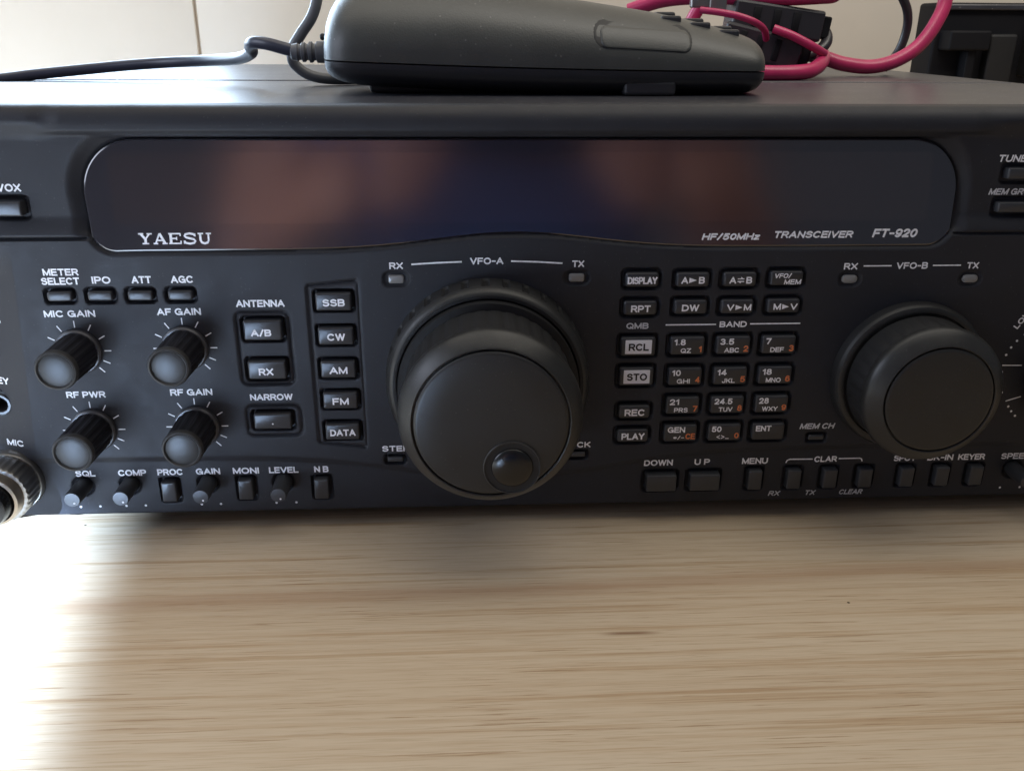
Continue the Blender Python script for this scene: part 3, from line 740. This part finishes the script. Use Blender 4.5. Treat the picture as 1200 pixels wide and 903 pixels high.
# ---- sockets
def jack(x, z, r):
    d = PD(x, z)
    j = link('jack_socket', *lathe([(r, d-1), (r, d+0.9), (r*0.94, d+1.25), (r*0.74, d+1.25), (r*0.68, d+0.9), (r*0.66, d-5)], x, z, 48, cap=False), M['collar'], radio)
    link('jack_hole', *lathe([(r*0.7, d-4.0), (r*0.2, d-4.0)], x, z, 24), M['dark'], j)
    link('jack_rim', *lathe([(r+1.1, d-0.6), (r+1.0, d+0.5), (r*0.98, d+0.6)], x, z, 48, cap=False), M['dark'], j)
jack(-161.5, 46.8, 3.6); jack(-163.0, 66.0, 4.4)

# ---- cover and feet
v, f = box_mesh(XL+1.0, XR-1.0, 12.9, 316, 7.6, 138.6, 1.6)
cov = link('top_cover', v, f, M['cover'], radio, True, 20)
seam = MB(); seam.add(*box_mesh(XL+2, XR-2, 11.0, 14.0, 10, 137.6, 0.3)); seam.build('cover_gap', M['dark'], radio)
# shallow pressed rib across the cover
rib = MB(); rib.add(*tube_mesh([(XL+6, 138, 138.25), (-120, 137.5, 138.25), (-64, 136.5, 138.25), (40, 136, 138.25), (XR-6, 136, 138.25)], 0.75, 10, 6)); rib.build('cover_rib', M['cover'], radio)
for x in (-175, 205):
    for y in (35, 280):
        rr = [[(x+r*math.cos(2*math.pi*k/32), y+r*math.sin(2*math.pi*k/32), z) for k in range(32)] for r, z in ((9, 0.0), (10, 1), (10.6, 9.5))]
        v, f = loft(rr); link('rubber_foot', v, [list(reversed(q)) for q in f], M['rubber'], radio)

# ------------------------------------------------------------------ microphone plug in the left-hand socket
plug = thing('microphone_plug', 'round metal plug with knurled ring in the lower left socket of the radio', 'plug')
px, pz = -162.0, 20.5
d0 = PD(px, pz)
link('socket_flange', *lathe([(10.6, d0-1.5), (10.6, d0+1.5), (10.2, d0+2.2), (8.0, d0+2.4)], px, pz, 64), M['steel'], radio)
kn = lambda k, d: 0.012*(1 if k % 4 < 2 else -1)
link('knurled_ring', *lathe([(9.4, d0+2.2), (9.9, d0+2.8), (9.9, d0+10.0), (9.5, d0+10.8), (8.4, d0+11.2)], px, pz, 120, flute=kn), M['steel'], plug)
link('collar', *lathe([(8.6, d0+11), (8.7, d0+13.0), (8.3, d0+15.0), (7.5, d0+15.4), (7.1, d0+14.6), (6.9, d0+13.8)], px, pz, 64), M['brass'], plug)
link('plug_body', *lathe([(6.9, d0+13), (6.9, d0+18), (6.4, d0+19.5), (4.2, d0+21)], px, pz, 48), M['gloss'], plug)
v, f = tube_mesh([(px, -d0-20, pz), (px-4, -d0-23.5, pz), (px-16, -d0-24, pz-1), (px-45, -d0-22, 13.0), (px-80, -d0-20, 5.0), (px-130, -d0-18, 4.0)], lambda t: 4.0-1.2*min(1, t*3))
link('cord', v, f, M['cord'], plug)

# ------------------------------------------------------------------ hand microphone lying on the radio
mic = thing('hand_microphone', 'grey plastic hand microphone lying on top of the radio', 'microphone')
X0, X1 = -58.5, 95.0
def mic_sections(lower):
    rings = []
    N = 40
    us = np.concatenate([0.5-0.5*np.cos(np.linspace(0, math.pi, 41))])
    for u in us:
        x = X0+(X1-X0)*u
        # end rounding
        e0 = min(1.0, (x-X0)/16.0); e1 = min(1.0, (X1-x)/8.0)
        rnd = lambda e, p: (max(0.0, 1-(1-e)**p))**(1/p)
        r = max(0.02, rnd(e0, 2.6)*rnd(e1, 2.8))
        half = (31.0-4.5*u+2.0*math.sin(u*math.pi))*(0.55+0.45*r)*(1.0 if r > 0.3 else (0.72+0.28*r/0.3))
        zs_ = 149.7-3.2*u+1.0*math.sin(u*math.pi)*-0.6
        top = 174.0-9.0*max(0, u-0.30)**1.2/0.7**1.2*1.6-3.0*max(0, u-0.72)**2/0.0784
        top = zs_+(top-zs_)*(0.30+0.70*rnd(e0, 2.2))*(0.70+0.30*rnd(e1, 3.0))
        bot = zs_-(8.0+1.2*math.sin(u*math.pi))*(0.35+0.65*r)
        yc = 77.0
        ring = []
        for k in range(N+1):
            a = math.pi*k/N
            cx, sx = math.cos(a), math.sin(a)
            if not lower:
                n = 2.7
                yy = -half*np.sign(cx)*abs(cx)**(2/n); zz = (top-zs_)*abs(sx)**(2/n)
                # the walls lean inwards a little towards the top
                yy *= 1-0.20*(zz/(top-zs_+1e-6))**2
                ring.append((x, yc+yy, zs_+0.25+zz))
            else:
                n = 3.0
                yy = half*np.sign(cx)*abs(cx)**(2/n); zz = (zs_-bot)*abs(sx)**(2/n)
                yy *= 1-0.10*(zz/(zs_-bot+1e-6))**2
                ring.append((x, yc+yy*0.995, zs_-0.25-zz))
        rings.append(ring)
    return rings
for low, nm, mm_ in ((False, 'upper_shell', 'mic'), (True, 'lower_shell', 'micdark')):
    v, f = loft(mic_sections(low)); link(nm, v, f, M[mm_], mic, True, 50)
# talk button on the side facing us
_MS = mic_sections(False); _MX = np.array([r[0][0] for r in _MS])
def mic_front_y(x, z):
    i = int(np.clip(np.searchsorted(_MX, x)-1, 0, len(_MS)-2)); t = (x-_MX[i])/(_MX[i+1]-_MX[i]); ys = []
    for k in (i, i+1):
        p = sorted([(q[2], q[1]) for q in _MS[k] if q[1] < 77]); ys.append(np.interp(z, [a for a, _ in p], [b for _, b in p]))
    return ys[0]*(1-t)+ys[1]*t
def side_plate(cx, cz, outl, depth_out, depth_in):
    rings = []
    for ins, dd in ((0, depth_in), (0.2, depth_out-0.6), (0.6, depth_out-0.15), (1.2, depth_out)):
        w, h, r = outl; ring = []
        for p in rrect(w-2*ins, h-2*ins, r-ins*0.4, 8):
            x, z = cx+p[0], cz+p[1]+p[0]*-0.05
            ring.append((x, mic_front_y(x, z)-dd, z))
        rings.append(ring)
    return loft(rings)
def side_ring(cx, cz, outl, prof):
    rings = []
    for ins, dd in prof:
        w, h, r = outl; ring = []
        for p in rrect(w-2*ins, h-2*ins, max(0.4, r-ins*0.6), 8):
            x, z = cx+p[0], cz+p[1]+p[0]*-0.05
            ring.append((x, mic_front_y(x, z)-dd, z))
        rings.append(ring)
    return loft(rings, False, False)
link('talk_button_shade', *side_plate(50.0, 157.8, (35.5, 10.4, 4.4), 0.15, -2), M['dark'], mic)  # dark plate on the uncut shell, painted as shade of a recess
link('talk_button', *side_plate(50.9, 156.9, (32.0, 7.6, 2.6), 0.6, -1), M['mic'], mic)
def mic_top_z(x, y):
    i = int(np.clip(np.searchsorted(_MX, x)-1, 0, len(_MS)-2)); t = (x-_MX[i])/(_MX[i+1]-_MX[i]); zz = []
    for k in (i, i+1):
        p = sorted([(q[1], q[2]) for q in _MS[k]]); zz.append(np.interp(y, [a for a, _ in p], [b for _, b in p]))
    return zz[0]*(1-t)+zz[1]*t
for k in range(3):
    for q in range(2):
        x = 58+k*10.5; y = 62+q*10
        zt = mic_top_z(x+3.4, y+2)
        v, f = box_mesh(x, x+7.2, y, y+6.4, zt-4, zt+0.9, 0.8); link('key', v, f, M['micdark'], mic, True, 20)
# hanger stud / foot under the head
v, f = box_mesh(44, 62, 49, 66, 138.8, 143.5, 1.0); link('foot', v, f, M['micdark'], mic, True, 20)
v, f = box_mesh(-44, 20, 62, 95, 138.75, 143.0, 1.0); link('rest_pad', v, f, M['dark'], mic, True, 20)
# strain relief with ribs
def xlathe(prof, cy, cz, seg=40):
    rings = [[(x, cy+r*math.cos(2*math.pi*k/seg), cz+r*math.sin(2*math.pi*k/seg)) for k in range(seg)] for x, r in prof]
    return loft(rings)
link('strain_relief', *xlathe([(-56, 3.9), (-63.5, 3.7), (-64.0, 2.9), (-64.8, 2.9), (-65.2, 3.6), (-66.2, 3.6), (-66.6, 2.8), (-67.4, 2.8), (-67.8, 3.4), (-68.8, 3.4), (-69.2, 2.7), (-70, 2.7), (-70.4, 3.1), (-72.5, 2.7), (-73, 2)], 77, 151.6), M['cord'], mic)
v, f = tube_mesh([(-71, 77, 151.7), (-76, 77.5, 153.0), (-82, 79, 154.4), (-87, 82, 154.6), (-89.4, 87, 153.2), (-90.5, 93, 150.9), (-99, 106, 148.4), (-116, 124, 147.0), (-134, 135, 145.9), (-152, 138, 144.6), (-170, 138, 142.9), (-190, 134, 140.9), (-207, 128, 138.9), (-240, 122, 137.0), (-300, 116, 118.0), (-380, 110, 60), (-440, 104, 12), (-480, 100, 2.6)], 2.25)
link('cord', v, f, M['navy'], mic)
# screw on the back end
link('screw', *xlathe([(-58.0, 1.0), (-61.0, 1.2), (-61.6, 0.9), (-61.8, 0.3)], 74, 156.8, 16), M['dark'], mic)

# ------------------------------------------------------------------ grey lead rising behind the microphone
v, f = tube_mesh([(-10, 150, 141.0), (-40, 120, 141.0), (-66, 106, 141.2), (-76, 103, 146), (-76.5, 102, 152), (-73, 102, 157.5), (-68.2, 102, 164), (-65.6, 103, 172), (-63, 108, 190), (-54, 118, 212), (-36, 135, 222), (-10, 160, 214), (8, 190, 185), (14, 220, 152), (16, 250, 141), (16, 300, 141)], 2.1)
g = link('grey_lead', v, f, M['cord']); g['label'] = 'thin grey lead rising behind the left end of the hand microphone'; g['category'] = 'cable'

# ------------------------------------------------------------------ red and black supply leads
def lead(name, pts, r, m, label, cat):
    v, f = tube_mesh(pts, r); o = link(name, v, f, M[m]); o['label'] = label; o['category'] = cat; return o
lead('red_wire', [(118, 232, 142), (128, 214, 146), (140, 204, 149), (158, 200, 149.2), (170, 198, 147.0), (180, 196, 144.2), (194, 196, 143.0), (207, 197, 146), (218, 198, 153), (226, 200, 164), (230, 203, 176), (228, 210, 196), (216, 222, 212), (196, 240, 216), (170, 262, 190), (160, 285, 152), (158, 312, 142.5)], 3.5, 'red',
     'thick red wire curling up in a big loop on the radio top', 'wire')
lead('black_wire', [(96, 190, 152), (112, 186, 146.2), (130, 182, 145.6), (146, 180, 146.4), (158, 180, 149.5), (165, 184, 155.0), (164, 190, 161), (156, 196, 165), (140, 205, 166), (120, 215, 158), (100, 225, 145)], 2.7, 'blk',
     'black wire bent in a tight loop round the connector blocks beside the red wire', 'wire')
lead('red_wire', [(100, 150, 144.5), (112, 152, 143.0), (126, 153, 141.8), (140, 155, 141.8), (150, 160, 142.6), (158, 170, 145.2), (164, 184, 148.5), (166, 200, 150), (160, 216, 148), (146, 226, 143)], 3.4, 'red',
     'short red wire lying on the radio top beside the hand microphone', 'wire')
lead('black_wire', [(208, 212, 141.2), (214, 211, 150), (216, 210, 160), (214, 208, 169), (208, 207, 178), (198, 210, 194), (186, 220, 202), (170, 240, 196), (164, 262, 160), (166, 290, 141.4)], 2.2, 'blk',
     'thin black wire running up inside the big red loop', 'wire')
lead('red_wire', [(70, 196, 168), (84, 190, 172.6), (100, 186, 174.2), (120, 183, 174.0), (140, 181, 173.8), (158, 180, 174.6), (166, 182, 176), (174, 190, 184), (170, 206, 196), (150, 220, 196), (120, 230, 180), (104, 236, 150)], 3.4, 'red',
     'red wire stretched level above the connector blocks at the top edge', 'wire')
lead('red_wire', [(96, 160, 168), (104, 156, 167), (112, 154, 165.5), (120, 155, 163), (126, 160, 160), (130, 168, 156)], 1.5, 'red',
     'thin red wire hanging over the right end of the hand microphone', 'wire')
lead('red_wire', [(134, 171, 160.5), (142, 168, 157.5), (152, 168, 153.0), (160, 172, 149.5)], 2.0, 'red',
     'short red wire end poking out of the lower connector block', 'wire')
def block(name, cx, cy, cz, w, d, h, ry, rz, label, ribs=3):
    o = thing(name, label, 'connector')
    v, f = box_mesh(-w/2, w/2, -d/2, d/2, -h/2, h/2, 1.3); a = link('housing', v, f, M['blk'], o, True, 20)
    v, f = box_mesh(w/2-0.4, w/2+4.5, -d*0.36, d*0.36, -h*0.36, h*0.36, 0.8); link('end_boot', v, f, M['box'], o, True, 20)
    mb = MB()
    for k in range(ribs): mb.add(*box_mesh(-w*0.3+k*w*0.22, -w*0.3+k*w*0.22+w*0.08, -d/2-0.7, d/2+0.7, -h*0.34, h*0.34, 0.4))
    mb.build('grip_ribs', M['box'], o)
    o.location = (cx*MM, cy*MM, cz*MM); o.rotation_euler = (0, math.radians(ry), math.radians(rz)); return o
block('fuse_holder', 138.5, 186, 164.0, 45, 15, 14.0, 7, 4, 'black fuse holder lying tilted just under the level red wire')
block('fuse_holder', 131, 180, 152.6, 38, 15, 14.5, 13, -8, 'black fuse holder lowest in the tangle, resting near the radio top')
clip = thing('cable_clip', 'small shiny metal clip among the red wires behind the hand microphone', 'clip')
v, f = box_mesh(100, 108, 160, 166, 167.5, 174.5, 0.8); link('jaw', v, f, M['steel'], clip, True, 20)
v, f = box_mesh(92, 100.5, 161, 165, 169, 173, 0.6); link('tab', v, f, M['steel'], clip, True, 20)

# ------------------------------------------------------------------ dark equipment box beyond the right-hand edge
eq = thing('equipment_box', 'black boxy equipment beyond the right end of the radio', 'equipment')
v, f = box_mesh(299, 520, 345, 372, 0, 177, 2.0); link('case', v, f, M['box'], eq, True, 20)
v, f = box_mesh(303, 330, 330, 346, 148, 160, 1.2); link('clamp', v, f, M['box'], eq, True, 20)
v, f = box_mesh(318, 324, 334, 346, 112, 149, 1.0); link('stay', v, f, M['box'], eq, True, 20)
v, f = box_mesh(334, 352, 337, 346, 120, 158, 1.5); link('recess_plate', v, f, M['dark'], eq, True, 20)
v, f = box_mesh(360, 366, 326, 346, 132, 172, 1.2); link('handle', v, f, M['steel'], eq, True, 20)
v, f = box_mesh(299, 520, 341, 346, 172.5, 176, 0.8); link('trim_strip', v, f, M['cover'], eq, True, 20)

# ------------------------------------------------------------------ desk and wall
v, f = box_mesh(-900, 900, -420, 455, -28, 0, 1.5)
dk = link('desk', v, f, M['desk'], None, True, 20); dk['label'] = 'pale wood-grain desk top that the radio stands on'; dk['category'] = 'desk'
wl = thing('wall', 'cream painted wall behind the radio with a vertical joint', 'wall')
v, f = box_mesh(-207.5, 1400, 460, 480, -700, 1700, 1.2); link('wall_panel', v, f, M['wall'], wl, True, 20)
v, f = box_mesh(-1500, -209.3, 460, 480, -700, 1700, 1.2); link('wall_panel', v, f, M['wall'], wl, True, 20)
v, f = box_mesh(-209.6, -207.2, 462.5, 478, -700, 1700, 0.2); link('joint', v, f, M['seam'], wl, True, 20)

# ------------------------------------------------------------------ the person taking the picture (seen in the display's reflection)
M['skin'] = mat('skin', (0.46, 0.21, 0.155), 0.5, var=0.12, vscale=30)
M['shirt'] = mat('blue_cloth', (0.022, 0.06, 0.19), 0.8, bump=0.3, bscale=900, var=0.15, vscale=25)
M['hair'] = mat('dark_hair', (0.015, 0.011, 0.009), 0.5)
def skin_mesh(name, nodes, edges, m, parent, sub=2, root=0):
    me = bpy.data.meshes.new(name)
    me.from_pydata([(p[0]*MM, p[1]*MM, p[2]*MM) for p, r in nodes], edges, [])
    o = bpy.data.objects.new(name, me); C.objects.link(o)
    sk = o.modifiers.new('skin', 'SKIN'); sk.use_smooth_shade = True
    for k, (p, r) in enumerate(nodes):
        r = r if isinstance(r, tuple) else (r, r)
        me.skin_vertices[0].data[k].radius = (r[0]*MM, r[1]*MM)
        me.skin_vertices[0].data[k].use_root = (k == root)
    sb = o.modifiers.new('sub', 'SUBSURF'); sb.levels = sub; sb.render_levels = sub
    dg = bpy.context.evaluated_depsgraph_get(); dg.update()
    nm = bpy.data.meshes.new_from_object(o.evaluated_get(dg)); o.modifiers.clear(); o.data = nm; bpy.data.meshes.remove(me); nm.name = name
    nm.materials.clear(); nm.materials.append(m); nm.polygons.foreach_set('use_smooth', [True]*len(nm.polygons))
    if parent: o.parent = parent
    return o
pr = thing('person', 'person in a dark blue shirt leaning over the desk with both hands raised', 'person')
bx, by = 20, -640
nodes = [((bx, by, -230), (150, 105)), ((bx, by, -80), (135, 95)), ((bx, by+8, 80), (150, 100)), ((bx, by+12, 230), (165, 100)), ((bx, by+14, 320), (95, 70)),
         ((bx, by+22, 385), 52), ((bx, by+38, 450), (66, 78)), ((bx, by+42, 530), (76, 92)), ((bx, by+38, 585), (58, 72))]
edges = [(i, i+1) for i in range(8)]
def arm(sx, hand):
    k = len(nodes)
    nodes.extend([((bx+sx*175, by+5, 265), 58), ((bx+sx*225, by+20, 130), 46), ((bx+sx*235, by+70, 20), 40), ((hand[0]+sx*70, hand[1]-90, hand[2]-40), 33), ((hand[0]+sx*28, hand[1]-32, hand[2]-12), (24, 20)),
                  ((hand[0], hand[1], hand[2]), (34, 17)), ((hand[0]-sx*22, hand[1]+10, hand[2]+16), (36, 13))])
    edges.extend([(3, k)]+[(k+i, k+i+1) for i in range(6)])
arm(-1, (-112, -420, 140)); arm(1, (172, -420, 140))
body = skin_mesh('body', nodes, edges, M['skin'], pr, 2)
def fingers(sx, hand):
    for q in range(4):
        z = hand[2]+40-q*17; x0 = hand[0]-sx*30; ln = (22, 25, 23, 18)[q]
        skin_mesh('finger', [((x0, hand[1]+10, z), 8.5), ((x0-sx*ln, hand[1]+20, z+3), 8), ((x0-sx*ln*1.9, hand[1]+16, z+4), 7.4), ((x0-sx*ln*2.4, hand[1]+6, z+4), 6.6)], [(0, 1), (1, 2), (2, 3)], M['skin'], body, 1)
    skin_mesh('thumb', [((hand[0]-sx*4, hand[1]-4, hand[2]+24), 11), ((hand[0]-sx*22, hand[1]-18, hand[2]+44), 9.5), ((hand[0]-sx*42, hand[1]-16, hand[2]+56), 8)], [(0, 1), (1, 2)], M['skin'], body, 1)
fingers(-1, (-112, -420, 140)); fingers(1, (172, -420, 140))
nodes = [((bx, by, -240), (158, 113)), ((bx, by, -80), (144, 104)), ((bx, by+8, 80), (158, 108)), ((bx, by+12, 230), (173, 107)), ((bx, by+14, 318), (100, 76)), ((bx, by+18, 345), (64, 60))]
edges = [(i, i+1) for i in range(5)]
for sx in (-1, 1):
    k = len(nodes); nodes += [((bx+sx*178, by+5, 268), 66), ((bx+sx*200, by+10, 215), 60), ((bx+sx*206, by+12, 200), 59)]
    edges += [(3, k), (k, k+1), (k+1, k+2)]
skin_mesh('shirt', nodes, edges, M['shirt'], pr, 2)
skin_mesh('hair', [((bx, by+20, 480), (66, 60)), ((bx, by+18, 560), (82, 84)), ((bx, by+34, 612), (66, 76))], [(0, 1), (1, 2)], M['hair'], pr, 2)
for sx in (-1, 1):
    skin_mesh('ear', [((bx+sx*76, by+36, 505), (10, 16)), ((bx+sx*82, by+34, 530), (9, 17))], [(0, 1)], M['skin'], body, 1)
    skin_mesh('eye', [((bx+sx*30, by+128, 527), 11), ((bx+sx*30, by+129, 528), 11)], [(0, 1)], M['dark'], body, 1)
skin_mesh('nose', [((bx, by+132, 525), 8), ((bx, by+146, 496), 13)], [(0, 1)], M['skin'], body, 1)
skin_mesh('mouth', [((bx-22, by+116, 468), 5), ((bx, by+122, 467), 7), ((bx+22, by+116, 468), 5)], [(0, 1), (1, 2)], M['red'], body, 1)
ph = thing('mobile_phone', 'black mobile phone held up level in the hands of the person in blue', 'phone')
v, f = box_mesh(-75, 75, -4, 4, -37, 37, 2.0); link('case', v, f, M['gloss'], ph, True, 20)
ph.location = (30*MM, -412*MM, 196*MM); ph.rotation_euler = (math.radians(-14), 0, 0)
